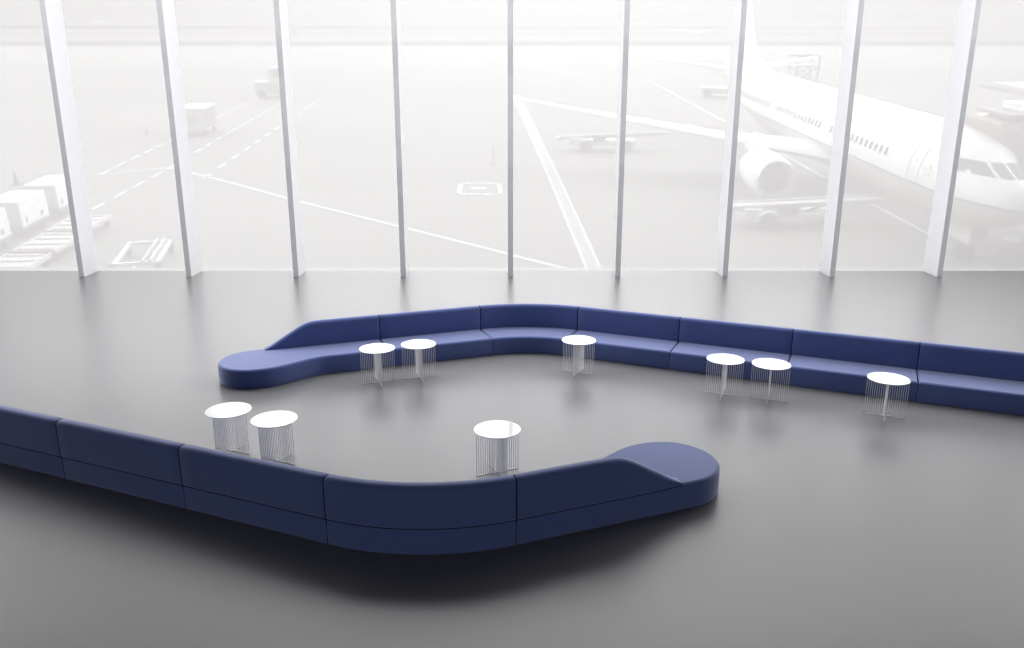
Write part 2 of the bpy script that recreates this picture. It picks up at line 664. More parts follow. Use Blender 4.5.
P_TB = make_table()
TABLES = [
    (-12.73, 33.29, 68, 'white wire side table behind the near sofa, left of a close pair'),
    (-10.36, 32.22, 65, 'white wire side table behind the near sofa, right of a close pair'),
    (-7.62, 42.82, 22, 'white wire table by the far sofa, left one of the pair near its rounded end'),
    (-5.38, 43.64, 18.5, 'white wire table by the far sofa, right one of the pair near its rounded end'),
    (-0.62, 31.08, 23.5, 'white wire side table alone in the middle, behind the near curved section'),
    (3.91, 44.48, -25, 'white wire side table alone before the far sofa bend'),
    (11.54, 40.82, -22.5, 'white wire table by the far sofa long arm, left one of its pair'),
    (13.75, 39.96, -22, 'white wire table by the far sofa long arm, right one of its pair'),
    (18.89, 37.61, -23, 'rightmost white wire side table, alone before the far sofa'),
]
for i, (x, y, a, lb) in enumerate(TABLES):
    o = P_TB if i == 0 else dup(P_TB)
    o.location = (x * TR, y * TR, 0)
    o.rotation_euler = (0, 0, R(a))
    o['label'] = lb
    o['group'] = 'round white wire side tables'

# ------------------------------------------------------------------ airfield (the apron rises away from the terminal)
EXT_PITCH = R(22.62)
PHI = EXT_PITCH - PITCH
HE = 10.3
EXT = Matrix.Translation((0, 0, CAM_Z)) @ Matrix.Rotation(PHI, 4, 'X') @ Matrix.Translation((0, 0, -HE))


def gp(px, py, z=0.0):
    """spot on the apron (at height z) seen at a pixel of the photograph"""
    a = (px - 512) / F_PX; b = -(py - 324) / F_PX
    c, s = math.cos(EXT_PITCH), math.sin(EXT_PITCH)
    d = Vector((a, c + b * s, -s + b * c))
    k = (z - HE) / d.z
    return Vector((d.x * k, d.y * k, z))


def on_apron(o, x, v, ang=0.0, z=0.0):
    o.matrix_world = EXT @ Matrix.Translation((x, v, z)) @ Matrix.Rotation(ang, 4, 'Z')
    return o


def apron_material():
    m = bpy.data.materials.new('apron_concrete')
    m.use_nodes = True
    t = m.node_tree
    b = t.nodes['Principled BSDF']
    b.inputs['Roughness'].default_value = 0.85
    b.inputs['Specular IOR Level'].default_value = 0.15
    tcn = t.nodes.new('ShaderNodeTexCoord')
    sep = t.nodes.new('ShaderNodeSeparateXYZ')
    t.links.new(tcn.outputs['Object'], sep.inputs[0])
    # streaky bands of grass and runway beyond the taxiway
    mp = t.nodes.new('ShaderNodeMapping'); mp.inputs['Scale'].default_value = (0.0008, 0.03, 1)
    t.links.new(tcn.outputs['Object'], mp.inputs['Vector'])
    n1 = t.nodes.new('ShaderNodeTexNoise'); n1.inputs['Scale'].default_value = 1.0; n1.inputs['Detail'].default_value = 6
    t.links.new(mp.outputs[0], n1.inputs['Vector'])
    far = t.nodes.new('ShaderNodeValToRGB')
    e = far.color_ramp.elements
    e[0].position = 0.38; e[0].color = (0.05, 0.046, 0.044, 1)
    e[1].position = 0.62; e[1].color = (0.205, 0.198, 0.192, 1)
    t.links.new(n1.outputs['Fac'], far.inputs['Fac'])
    mp2 = t.nodes.new('ShaderNodeMapping'); mp2.inputs['Scale'].default_value = (0.012, 0.09, 1)
    t.links.new(tcn.outputs['Object'], mp2.inputs['Vector'])
    n2 = t.nodes.new('ShaderNodeTexNoise'); n2.inputs['Scale'].default_value = 1.0; n2.inputs['Detail'].default_value = 6
    t.links.new(mp2.outputs[0], n2.inputs['Vector'])
    near = t.nodes.new('ShaderNodeValToRGB')
    e = near.color_ramp.elements
    e[0].position = 0.3; e[0].color = (0.20, 0.197, 0.193, 1)
    e[1].position = 0.7; e[1].color = (0.245, 0.241, 0.235, 1)
    t.links.new(n2.outputs['Fac'], near.inputs['Fac'])
    # taxiway band slightly paler, then the grass edge
    st = t.nodes.new('ShaderNodeValToRGB')
    st.color_ramp.interpolation = 'LINEAR'
    mr = t.nodes.new('ShaderNodeMapRange'); mr.inputs['From Min'].default_value = 0; mr.inputs['From Max'].default_value = 400
    t.links.new(sep.outputs['Y'], mr.inputs['Value'])
    e = st.color_ramp.elements
    e[0].position = 176 / 400; e[0].color = (0, 0, 0, 1)
    e[1].position = 184 / 400; e[1].color = (1, 1, 1, 1)
    t.links.new(mr.outputs[0], st.inputs['Fac'])
    mx = t.nodes.new('ShaderNodeMix'); mx.data_type = 'RGBA'
    t.links.new(st.outputs[0], mx.inputs['Factor'])
    tw = t.nodes.new('ShaderNodeValToRGB')
    e = tw.color_ramp.elements
    e[0].position = 118 / 400; e[0].color = (0.97, 0.97, 0.97, 1)
    e[1].position = 135 / 400; e[1].color = (1.16, 1.16, 1.16, 1)
    t.links.new(mr.outputs[0], tw.inputs['Fac'])
    ml = t.nodes.new('ShaderNodeMix'); ml.data_type = 'RGBA'; ml.blend_type = 'MULTIPLY'; ml.inputs['Factor'].default_value = 1
    t.links.new(near.outputs[0], ml.inputs['A']); t.links.new(tw.outputs[0], ml.inputs['B'])
    t.links.new(ml.outputs['Result'], mx.inputs['A']); t.links.new(far.outputs[0], mx.inputs['B'])
    t.links.new(mx.outputs['Result'], b.inputs['Base Color'])
    return m


bm = bmesh.new()
vs = [bm.verts.new(p) for p in ((-160, 26, 0), (160, 26, 0), (2600, 3200, 0), (-2600, 3200, 0), (-160, 26, -0.5), (160, 26, -0.5), (2600, 3200, -0.5), (-2600, 3200, -0.5))]
for f in ((0, 1, 2, 3), (7, 6, 5, 4), (0, 4, 5, 1), (1, 5, 6, 2), (2, 6, 7, 3), (3, 7, 4, 0)):
    bm.faces.new([vs[i] for i in f])
apron = link('ground', bm, apron_material())
apron.matrix_world = EXT
struct(apron, 'pale concrete airport apron outside the windows', 'ground')


def strip(bm, pts, wd, z=0.02):
    """painted line through ground points"""
    pts = [Vector((p.x, p.y)) for p in pts]
    L, Rr = [], []
    for i, p in enumerate(pts):
        a = pts[max(0, i - 1)]; b = pts[min(len(pts) - 1, i + 1)]
        d = (b - a).normalized(); nn = Vector((-d.y, d.x))
        L.append(p + nn * wd / 2); Rr.append(p - nn * wd / 2)
    top = [(bm.verts.new((l.x, l.y, z)), bm.verts.new((r.x, r.y, z))) for l, r in zip(L, Rr)]
    for (a, b), (c, d) in zip(top, top[1:]):
        bm.faces.new((a, b, d, c))


def line(pix, wd, dash=None, name='painted_line'):
    pts = [gp(*p) for p in pix]
    bm = bmesh.new()
    if dash is None:
        # subdivide
        fine = []
        for a, b in zip(pts, pts[1:]):
            for k in range(6):
                fine.append(a.lerp(b, k / 6))
        fine.append(pts[-1])
        strip(bm, fine, wd)
    else:
        on, off = dash
        for a, b in zip(pts, pts[1:]):
            L = (b - a).length
            s = 0
            while s < L:
                e = min(L, s + on)
                strip(bm, [a.lerp(b, s / L), a.lerp(b, e / L)], wd)
                s += on + off
    return link(name, bm, M['apron_white'], apron)


line([(0, 60), (45, 55.5), (70, 53), (110, 51.2), (134, 49), (162, 47.5)], 0.35)
line([(108, 51.4), (134, 49)], 1.3); line([(143, 51.5), (161, 50)], 1.3)
line([(0, 76), (45, 73.8), (75, 72), (115, 67.5), (160, 61)], 0.45)
line([(100, 175), (170, 141), (258, 98), (300, 77)], 0.22, (1.6, 0.8))
line([(92, 210), (170, 168), (232, 131), (303, 91)], 0.26, (1.5, 1.1))
line([(203, 179), (332, 91)], 0.28, (1.6, 1.5))
line([(98, 175.5), (130, 171.5), (165, 168.5), (178, 169.5), (196, 174), (240, 185.5), (300, 202), (400, 227), (480, 247), (545, 264), (575, 271)], 0.28)
line([(512, 95), (549, 178), (586.5, 268), (589, 274)], 0.14); line([(519, 95), (559, 178), (600, 268), (603, 274)], 0.14)
line([(648, 80), (735, 127.5), (828, 180), (880, 208.5), (927, 233.8), (990, 268)], 0.30)
line([(979, 254.5), (995.5, 254.5)], 0.30)
line([(295, 107), (330, 109), (372, 113)], 0.3)
line([(590, 52), (560, 55), (541, 60), (536, 64), (546, 69), (580, 74), (640, 77.5), (680, 74), (720, 70)], 0.5)
line([(95, 23), (104, 20.5), (120, 19)], 1.0); line([(240, 44), (256, 43.6)], 2.0); line([(640, 28), (680, 29), (700, 33)], 1.6)
# painted box with a bar in it
bm = bmesh.new()
q = [gp(459, 194.5), gp(501, 194.5), gp(498.5, 183.5), gp(461, 183.5)]
for a, b in zip(q, q[1:] + q[:1]):
    d = (b - a).normalized() * 0.14
    strip(bm, [a - d, b + d], 0.28)
strip(bm, [gp(470, 188.5), gp(486, 188.5)], 0.55)
link('painted_box', bm, M['apron_white'], apron)
# concrete cover strip between the twin lines
bm = bmesh.new()
strip(bm, [gp(515.5, 95), gp(554, 178), gp(593.3, 268), gp(596, 274)], 0.75, 0.012)
link('concrete_strip', bm, mat('pale_concrete', (0.33, 0.325, 0.32), 0.8, noise=0.12, nscale=2.5), apron)
# round cover by the nose wheel
c = gp(1012, 240)
bm = bmesh.new(); lathe(bm, [(0.001, 0.03), (0.40, 0.03), (0.43, 0.0)], 28, off=c)
link('manhole_cover', bm, M['apron_white'], apron)

# ------------------------------------------------------------------ airliner
KX = 1.04
ST_X = [0, .12, .4, .8, 1.3, 1.9, 2.5, 3.1, 3.9, 5.0, 6.2, 8, 12, 16, 20, 24, 26.5, 29, 31, 33, 35, 37, 38.6, 39.3]
ST_W = [.02, .28, .58, .85, 1.10, 1.32, 1.50, 1.63, 1.75, 1.84, 1.88, 1.88, 1.88, 1.88, 1.88, 1.88, 1.85, 1.72, 1.52, 1.25, .95, .62, .32, .12]
ST_T = [2.92, 3.20, 3.48, 3.72, 3.95, 4.22, 4.55, 4.85, 5.05, 5.18, 5.24, 5.25, 5.25, 5.25, 5.25, 5.25, 5.25, 5.22, 5.18, 5.12, 5.03, 4.90, 4.72, 4.55]
ST_B = [2.86, 2.62, 2.36, 2.10, 1.87, 1.67, 1.52, 1.42, 1.33, 1.27, 1.25, 1.25, 1.22, 1.10, 1.12, 1.25, 1.42, 1.85, 2.28, 2.74, 3.22, 3.70, 4.05, 4.30]


def fus(a):
    """half width, top, bottom at distance a behind the nose (a in unstretched metres)"""
    for i in range(len(ST_X) - 1):
        if a <= ST_X[i + 1]:
            u = (a - ST_X[i]) / (ST_X[i + 1] - ST_X[i])
            return tuple(T[i] + (T[i + 1] - T[i]) * u for T in (ST_W, ST_T, ST_B))
    return ST_W[-1], ST_T[-1], ST_B[-1]


def fside(a, z, sgn=-1, off=0.012):
    wd, t, b = fus(a)
    zc, hz = (t + b) / 2, (t - b) / 2
    q = max(0.0, 1 - ((z - zc) / hz) ** 2)
    return Vector((-a * KX, sgn * (wd * math.sqrt(q) + off), z))


def ffront(y, z, off=0.012):
    lo, hi = 0.0, 6.0
    for _ in range(30):
        a = (lo + hi) / 2
        wd, t, b = fus(a)
        v = (y / wd) ** 2 + ((z - (t + b) / 2) / ((t - b) / 2)) ** 2
        if v > 1:
            lo = a
        else:
            hi = a
    return Vector((-hi * KX + off, y, z + off * 0.6))


def patch(bm, fn, u0, u1, v0, v1, nu=4, nv=4):
    g = [[bm.verts.new(fn(u0 + (u1 - u0) * i / nu, v0 + (v1 - v0) * j / nv)) for j in range(nv + 1)] for i in range(nu + 1)]
    for i in range(nu):
        for j in range(nv):
            bm.faces.new((g[i][j], g[i + 1][j], g[i + 1][j + 1], g[i][j + 1]))


def livery():
    m = bpy.data.materials.new('airliner_paint')
    m.use_nodes = True
    t = m.node_tree
    b = t.nodes['Principled BSDF']
    b.inputs['Roughness'].default_value = 0.35
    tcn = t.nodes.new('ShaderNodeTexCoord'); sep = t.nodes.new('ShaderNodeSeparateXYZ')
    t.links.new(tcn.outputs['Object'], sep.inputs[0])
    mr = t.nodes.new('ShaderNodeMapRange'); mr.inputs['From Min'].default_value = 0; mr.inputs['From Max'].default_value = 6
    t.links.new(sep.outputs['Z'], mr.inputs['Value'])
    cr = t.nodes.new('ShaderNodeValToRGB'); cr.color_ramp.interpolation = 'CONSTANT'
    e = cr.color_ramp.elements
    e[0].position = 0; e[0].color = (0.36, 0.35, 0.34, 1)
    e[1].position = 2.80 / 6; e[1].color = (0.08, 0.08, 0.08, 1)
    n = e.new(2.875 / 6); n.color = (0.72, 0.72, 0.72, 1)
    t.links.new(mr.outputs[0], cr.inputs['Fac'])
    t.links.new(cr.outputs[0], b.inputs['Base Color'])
    return m


def airfoil(le, te, thick, up=Vector((0, 0, 1))):
    le, te = Vector(le), Vector(te)
    c = (te - le).length
    pts = []
    prof = [(0, 0), (.02, .28), (.08, .62), (.2, .92), (.35, 1.0), (.6, .72), (.85, .28), (1, .02)]
    for u, t in prof:
        pts.append(le.lerp(te, u) + up * (t * thick * c * 0.6))
    for u, t in reversed(prof[1:-1]):
        pts.append(le.lerp(te, u) - up * (t * thick * c * 0.4))
    return pts


def loft(bm, sections):
    rr = [[bm.verts.new(p) for p in s] for s in sections]
    n = len(rr[0])
    for a, b in zip(rr, rr[1:]):
        for i in range(n):
            j = (i + 1) % n
            bm.faces.new((a[i], a[j], b[j], b[i]))
    bm.faces.new(rr[0]); bm.faces.new(list(reversed(rr[-1])))


plane = thing('airplane', 'white twin-engine airliner parked outside the right-hand windows', 'airplane')
bm = bmesh.new()
NS = 40
rings = []
for a in ST_X:
    wd, t, b = fus(a)
    rings.append([bm.verts.new((-a * KX, wd * math.cos(2 * PI * i / NS), (t + b) / 2 + (t - b) / 2 * math.sin(2 * PI * i / NS))) for i in range(NS)])
for a, b in zip(rings, rings[1:]):
    for i in range(NS):
        j = (i + 1) % NS
        bm.faces.new((a[i], a[j], b[j], b[i]))
bm.faces.new(rings[0]); bm.faces.new(rings[-1])
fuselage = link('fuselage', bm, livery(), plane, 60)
# flight deck glazing
for s in (-1, 1):
    bm = bmesh.new(); patch(bm, lambda a, z, s=s: fside(a, z, s, 0.02), 2.42, 3.1, 3.86, 4.30)
    link('cockpit_window', bm, M['glassdark'], fuselage, 60)
    for y0, y1 in ((0.06, 0.48), (0.60, 1.10)):
        bm = bmesh.new(); patch(bm, lambda y, z: ffront(y, z, 0.02), s * y0, s * y1, 3.84, 4.27)
        link('cockpit_window', bm, M['glassdark'], fuselage, 60)
# cabin windows down the visible flank
wm = mat('cabin_glazing', (0.025, 0.025, 0.03), 0.7, noise=0.02, spec=0.1)
a = 7.5
k = 0
while a < 33.0:
    if k not in (13, 14, 29, 30):
        bm = bmesh.new(); patch(bm, lambda u, z: fside(u, z, -1, 0.015), a - 0.115, a + 0.115, 3.54, 3.88, 2, 2)
        link('cabin_window', bm, wm, fuselage)
    a += 0.508
    k += 1
# service door outline
bm = bmesh.new()
for u0, u1, v0, v1 in ((4.62, 4.67, 2.95, 4.35), (5.39, 5.44, 2.95, 4.35), (4.62, 5.44, 2.92, 2.98), (4.62, 5.44, 4.33, 4.38)):
    patch(bm, lambda u, z: fside(u, z, -1, 0.014), u0, u1, v0, v1, 3, 6)
for u0, u1, v0, v1 in ((4.95, 5.1, 3.72, 3.87), (5.0, 5.3, 3.38, 3.44)):
    patch(bm, lambda u, z: fside(u, z, -1, 0.014), u0, u1, v0, v1, 2, 2)
link('service_door', bm, M['pale'], fuselage)
# small ring of dots painted ahead of the door
bm = bmesh.new()
for i in range(5):
    ang = 2 * PI * i / 5 + PI / 2
    ca, cz = 4.05 + 0.17 * math.cos(ang), 3.55 + 0.19 * math.sin(ang)
    patch(bm, lambda u, z: fside(u, z, -1, 0.014), ca - 0.06, ca + 0.06, cz - 0.06, cz + 0.06, 2, 2)
link_split('emblem_dot', bm, M['pale'], fuselage)
bm = bmesh.new()
patch(bm, lambda u, z: fside(u, z, -1, 0.02), 8.55, 8.63, 2.75, 3.05, 2, 2)
patch(bm, lambda u, z: fside(u, z, -1, 0.02), 2.75, 2.85, 2.85, 2.95, 2, 2)
patch(bm, lambda u, z: fside(u, z, -1, 0.02), 2.7, 2.9, 3.08, 3.14, 2, 2)
link_split('probe', bm, M['grey'], fuselage)
for s in (-1, 1):
    bm = bmesh.new()
    secs = [airfoil((-13.4 * KX, s * 1.2, 2.05), (-21.2 * KX, s * 1.2, 2.0), 0.125),
            airfoil((-14.0 * KX, s * 2.0, 2.15), (-21.0 * KX, s * 2.0, 2.1), 0.12),
            airfoil((-16.3 * KX, s * 5.8, 2.55), (-20.5 * KX, s * 5.8, 2.5), 0.115),
            airfoil((-19.4 * KX, s * 11.5, 3.25), (-22.3 * KX, s * 11.5, 3.2), 0.11),
            airfoil((-22.7 * KX, s * 17.6, 4.05), (-24.1 * KX, s * 17.6, 4.02), 0.10)]
    loft(bm, secs)
    wing = link('wing', bm, M['white'], plane, 50)
    bm = bmesh.new()
    for fy, fx, ln in ((3.6, 19.3, 2.6), (7.6, 19.9, 2.2), (10.3, 21.0, 1.8)):
        lathe(bm, [(0.01, 0), (0.16, -0.4), (0.2, -1.0), (0.12, -ln + 0.3), (0.01, -ln)], 10, 'X', (-fx * KX + 1.2, s * fy, 1.95 + fy * 0.11))
    link_split('flap_fairing', bm, M['white'], wing, 50)
    # engine
    ey, ez, ex = s * (5.35 if s < 0 else 4.9), 1.62, -11.1 * KX
    bm = bmesh.new()
    lathe(bm, [(0.62, -0.75), (0.80, -0.5), (0.835, -0.1), (0.87, 0.0), (0.95, 0.02), (1.03, -0.12), (1.10, -0.7), (1.12, -1.5), (1.05, -2.6), (0.88, -3.5), (0.74, -3.9), (0.68, -3.85), (0.66, -3.0)], 40, 'X', (ex, ey, ez))
    eng = link('engine', bm, M['white'], plane, 50)
    bm = bmesh.new()
    lathe(bm, [(0.84, -0.42), (0.30, -0.45), (0.25, -0.42), (0.02, -0.05)], 40, 'X', (ex, ey, ez))
    link('fan', bm, M['dark'], eng, 50)
    bm = bmesh.new()
    lathe(bm, [(0.86, -0.02), (0.885, 0.03), (0.945, 0.035), (1.0, -0.06)], 40, 'X', (ex, ey, ez))
    link('inlet_lip', bm, M['metal'], eng, 50)
    bm = bmesh.new()
    lathe(bm, [(0.5, -3.2), (0.46, -4.2), (0.36, -4.9), (0.2, -4.9), (0.02, -5.4)], 24, 'X', (ex, ey, ez))
    link('exhaust', bm, M['grey'], eng, 50)
    bm = bmesh.new()
    loft(bm, [[Vector((ex - 0.8, ey + q, ez + 1.0)) for q in (-0.05, 0.05)] + [Vector((ex - 4.6, ey + q, ez + 0.6)) for q in (0.15, -0.15)],
              [Vector((ex - 2.6, ey + q, ez + 1.35)) for q in (-0.1, 0.1)] + [Vector((-17.5 * KX, ey + q, 2.5)) for q in (0.15, -0.15)]])
    link('pylon', bm, M['white'], eng)
    bm = bmesh.new()
    loft(bm, [airfoil((-34.6 * KX, s * 0.3, 4.75), (-38.2 * KX, s * 0.3, 4.7), 0.09), airfoil((-38.0 * KX, s * 7.0, 5.5), (-39.5 * KX, s * 7.0, 5.48), 0.09)])
    link('tailplane', bm, M['white'], plane, 50)
    # main gear
    bm = bmesh.new()
    tube(bm, (-19.0 * KX, s * 2.86, 0.5), (-18.8 * KX, s * 2.7, 2.1), 0.13)
    gear = link('main_gear', bm, M['pale'], plane, 50)
    for q in (-0.3, 0.3):
        bm = bmesh.new()
        lathe(bm, [(0.2, -0.16), (0.5, -0.16), (0.56, -0.1), (0.56, 0.1), (0.5, 0.16), (0.2, 0.16)], 24, 'Y', (-19.0 * KX, s * 2.86 + q, 0.56), True)
        link('wheel', bm, M['dark'], gear, 40)
Y = Vector((0, 1, 0))
bm = bmesh.new()
loft(bm, [airfoil((-27.5 * KX, 0, 5.15), (-38.6 * KX, 0, 4.8), 0.03, Y), airfoil((-30.6 * KX, 0, 5.6), (-38.7 * KX, 0, 5.4), 0.06, Y),
          airfoil((-32.6 * KX, 0, 6.6), (-38.9 * KX, 0, 6.6), 0.08, Y), airfoil((-37.2 * KX, 0, 12.4), (-40.0 * KX, 0, 12.4), 0.08, Y)])
link('tail_fin', bm, M['white'], plane, 50)
bm = bmesh.new()
NGX = -3.35
tube(bm, (NGX, 0, 0.32), (NGX - 0.15, 0, 1.6), 0.09)
tube(bm, (NGX, -0.22, 0.32), (NGX, 0.22, 0.32), 0.05)
ng = link('nose_gear', bm, M['pale'], plane, 50)
for q in (-0.22, 0.22):
    bm = bmesh.new()
    lathe(bm, [(0.1, -0.1), (0.29, -0.1), (0.34, -0.06), (0.34, 0.06), (0.29, 0.1), (0.1, 0.1)], 24, 'Y', (NGX, q, 0.34), True)
    link('wheel', bm, M['dark'], ng, 40)
for q in (-0.34, 0.34):
    bm = bmesh.new(); box(bm, NGX - 0.9, NGX + 0.75, q - 0.02, q + 0.02, 0.85, 1.55)
    link('gear_door', bm, M['pale'], ng)
on_apron(plane, 19.06, 28.53, R(-88.56))

# ------------------------------------------------------------------ jet bridges
br = thing('jet_bridge', 'jet bridge with ribbed fabric hood against the airliner nose', 'jet bridge')
bm = bmesh.new()
secs = []
nr = 17
for i in range(nr):
    u = i / (nr - 1)
    g = 1.0 if i % 2 == 0 else 0.965
    hw, zt, zb = 2.35 * g, 5.55 + 0.1 * u, 2.3
    zt = zb + (zt - zb) * g
    sec = []
    for k in range(17):
        an = PI * k / 16
        z = zb + (zt - zb) * min(1, 1.3 * math.sin(an)) if 0 < k < 16 else zb
        # the mouth of the hood follows the curve of the fuselage side
        xs_ = -2.42 + 1.93 * math.sqrt(max(0.0, 1 - ((z - 3.25) / 2.05) ** 2))
        sec.append(Vector((xs_ + (2.8 - xs_) * u, hw * math.cos(an), z)))
    secs.append(sec)
loft(bm, secs)
link('hood', bm, M['canopy'], br)
bm = bmesh.new(); box(bm, 2.8, 6.0, -2.3, 2.3, 2.1, 5.5, 0.06)
link('cabin', bm, M['pale'], br)
bm = bmesh.new(); box(bm, -1.7, 6.4, -1.2, 1.25, 5.70, 5.84, 0.03)
link('roof', bm, M['grey'], br)
bm = bmesh.new(); box(bm, -0.8, 5.5, -1.0, 1.0, 5.84, 6.15, 0.06)
link('air_conditioner', bm, M['white'], br)
bm = bmesh.new(); box(bm, 3.8, 4.4, -0.5, 0.5, 0.0, 2.1, 0.05)
link('support_leg', bm, M['grey'], br)
bm = bmesh.new(); box(bm, 5.9, 22.0, -1.6, 1.6, 2.3, 5.2, 0.05)
link('tunnel', bm, M['pale'], br)
on_apron(br, 21.6, 33.6, 0)

wk = thing('walkway', 'flat grey canopy roof on posts, far right behind the airliner nose', 'canopy')
bm = bmesh.new(); box(bm, 0, 6, -8.5, 0, 5.65, 5.82, 0.03); link('roof', bm, M['grey'], wk)
bm = bmesh.new(); box(bm, 0.5, 5.8, -8.2, -0.5, 5.82, 5.96, 0.03); link('roof_sheet', bm, M['pale'], wk)
for x in (2.6, 5.6):
    for y in (-8.0, -0.6):
        bm = bmesh.new(); box(bm, x, x + 0.25, y, y + 0.25, 0, 5.65, 0.02); link('post', bm, M['pale'], wk)
on_apron(wk, 25.3, 44.6, 0)

# ------------------------------------------------------------------ ground equipment
VHEAD = math.atan2(1, -0.05)       # the stand runs this way


def wheels(root, spots, r, wd, m='dark'):
    for x, y in spots:
        bm = bmesh.new()
        lathe(bm, [(r * 0.35, -wd / 2), (r * 0.88, -wd / 2), (r, -wd * 0.3), (r, wd * 0.3), (r * 0.88, wd / 2), (r * 0.35, wd / 2)], 20, 'Y', (x, y, r), True)
        link('wheel', bm, M[m], root, 40)


def belt_loader(label, ln):
    r = thing('belt_loader', label, 'belt loader', 'belt loaders on the apron')
    h = ln / 2
    bm = bmesh.new()
    box(bm, -h * 0.62, h * 0.45, -0.75, 0.75, 0.42, 0.72, 0.05)
    box(bm, -h * 0.78, -h * 0.55, -0.72, 0.72, 0.45, 0.95, 0.05)
    link('chassis', bm, M['white'], r)
    bm = bmesh.new()
    a, b = Vector((-h, 0, 0.80)), Vector((h, 0, 1.12))
    loft(bm, [[a + Vector((0, y, z)) for y, z in ((-0.4, 0), (0.4, 0), (0.4, 0.16), (-0.4, 0.16))], [b + Vector((0, y, z)) for y, z in ((-0.4, 0), (0.4, 0), (0.4, 0.16), (-0.4, 0.16))]])
    cv = link('conveyor', bm, M['pale'], r)
    for y in (-0.46, 0.46):
        bm = bmesh.new()
        tube(bm, a + Vector((0.2, y, 0.22)), b + Vector((-0.2, y, 0.22)), 0.045)
        link('side_rail', bm, M['white'], cv)
    bm = bmesh.new()
    box(bm, -h * 0.35, -h * 0.12, -0.85, -0.45, 0.7, 1.1, 0.05)
    link('driver_seat', bm, M['dark'], r)
    bm = bmesh.new()
    tube(bm, (h * 0.05, 0, 0.65), (h * 0.3, 0, 1.0), 0.07); tube(bm, (h * 0.42, 0.3, 0.6), (h * 0.55, 0.3, 1.03), 0.05)
    link_split('lift_arm', bm, M['grey'], r)
    wheels(r, [(-h * 0.48, -0.82), (-h * 0.48, 0.82), (h * 0.26, -0.82), (h * 0.26, 0.82)], 0.38, 0.24)
    for y in (-0.95, 0.75):
        bm = bmesh.new()
        cx_ = -h * 0.48
        lo_ = [Vector((cx_ + 0.46 * math.cos(PI * k / 8) * 1.1, y, 0.38 + 0.46 * math.sin(PI * k / 8))) for k in range(9)]
        hi_ = [Vector((cx_ + 0.54 * math.cos(PI * k / 8) * 1.25, y, 0.38 + 0.54 * math.sin(PI * k / 8))) for k in range(9)]
        sec = lo_ + list(reversed(hi_))
        loft(bm, [sec, [v + Vector((0, 0.2, 0)) for v in sec]])
        link('mudguard', bm, M['white'], r)
    return r


o = belt_loader('low belt loader parked in front of the airliner engine', 7.6)
p = gp(805, 229); on_apron(o, p.x, p.y + 0.75, R(2))
o = belt_loader('low belt loader standing farther out, beyond the twin painted lines', 7.8)
p = gp(612, 152); on_apron(o, p.x, p.y + 0.75, R(1))

# generator cart
gc = thing('generator_cart', 'white boxy cart on small wheels beside the dashed lines', 'ground power cart')
bm = bmesh.new(); box(bm, -1.5, 1.5, -0.95, 0.95, 0.45, 2.05, 0.06); link('body', bm, M['white'], gc)
bm = bmesh.new(); box(bm, -1.4, 1.4, -1.0, -0.94, 0.55, 1.98, 0.02); link('side_panel', bm, M['grey'], gc)
bm = bmesh.new(); box(bm, -1.56, 1.56, -1.02, 1.02, 2.03, 2.12, 0.02); link('roof', bm, M['white'], gc)
bm = bmesh.new(); box(bm, -1.56, -1.49, -0.3, 0.2, 0.9, 1.6); link('control_panel', bm, M['pale'], gc)
bm = bmesh.new(); tube(bm, (-1.5, 0, 0.4), (-2.5, 0, 0.25), 0.05); link('tow_bar', bm, M['grey'], gc)
wheels(gc, [(-1.1, -0.8), (-1.1, 0.8), (1.1, -0.8), (1.1, 0.8)], 0.26, 0.2)
p = gp(204, 136); on_apron(gc, p.x - 0.85, p.y + 1.5, VHEAD)

tg = thing('tow_tractor', 'low white tow tractor with rear cab, far out by the dashed lines', 'tow tractor')
bm = bmesh.new(); box(bm, -1.75, 1.6, -1.1, 1.1, 0.35, 1.65, 0.18); link('body', bm, M['pale'], tg)
bm = bmesh.new()
loft(bm, [[Vector((x, y, 1.6)) for x, y in ((-0.3, -0.95), (1.6, -0.95), (1.6, 0.95), (-0.3, 0.95))], [Vector((x, y, 3.1)) for x, y in ((0.05, -0.85), (1.5, -0.85), (1.5, 0.85), (0.05, 0.85))]])
cb = link('cab', bm, M['white'], tg)
bm = bmesh.new(); box(bm, 0.25, 1.4, -0.95, -0.86, 2.1, 2.9); link('window', bm, M['grey'], cb)
bm = bmesh.new(); box(bm, -0.22, -0.05, -0.75, 0.75, 2.05, 2.85); link('windscreen', bm, M['grey'], cb)
wheels(tg, [(-1.1, -0.95), (-1.1, 0.95), (1.0, -0.95), (1.0, 0.95)], 0.45, 0.3)
p = gp(271, 98); on_apron(tg, p.x, p.y + 1.1, R(8))

# container dollies in a row
LABC = ['white baggage container on a dolly, nearest and cut by the left picture edge',
        'white baggage container on a dolly, whole one left of the first fin',
        'white baggage container on a dolly, farthest one half behind the first fin']


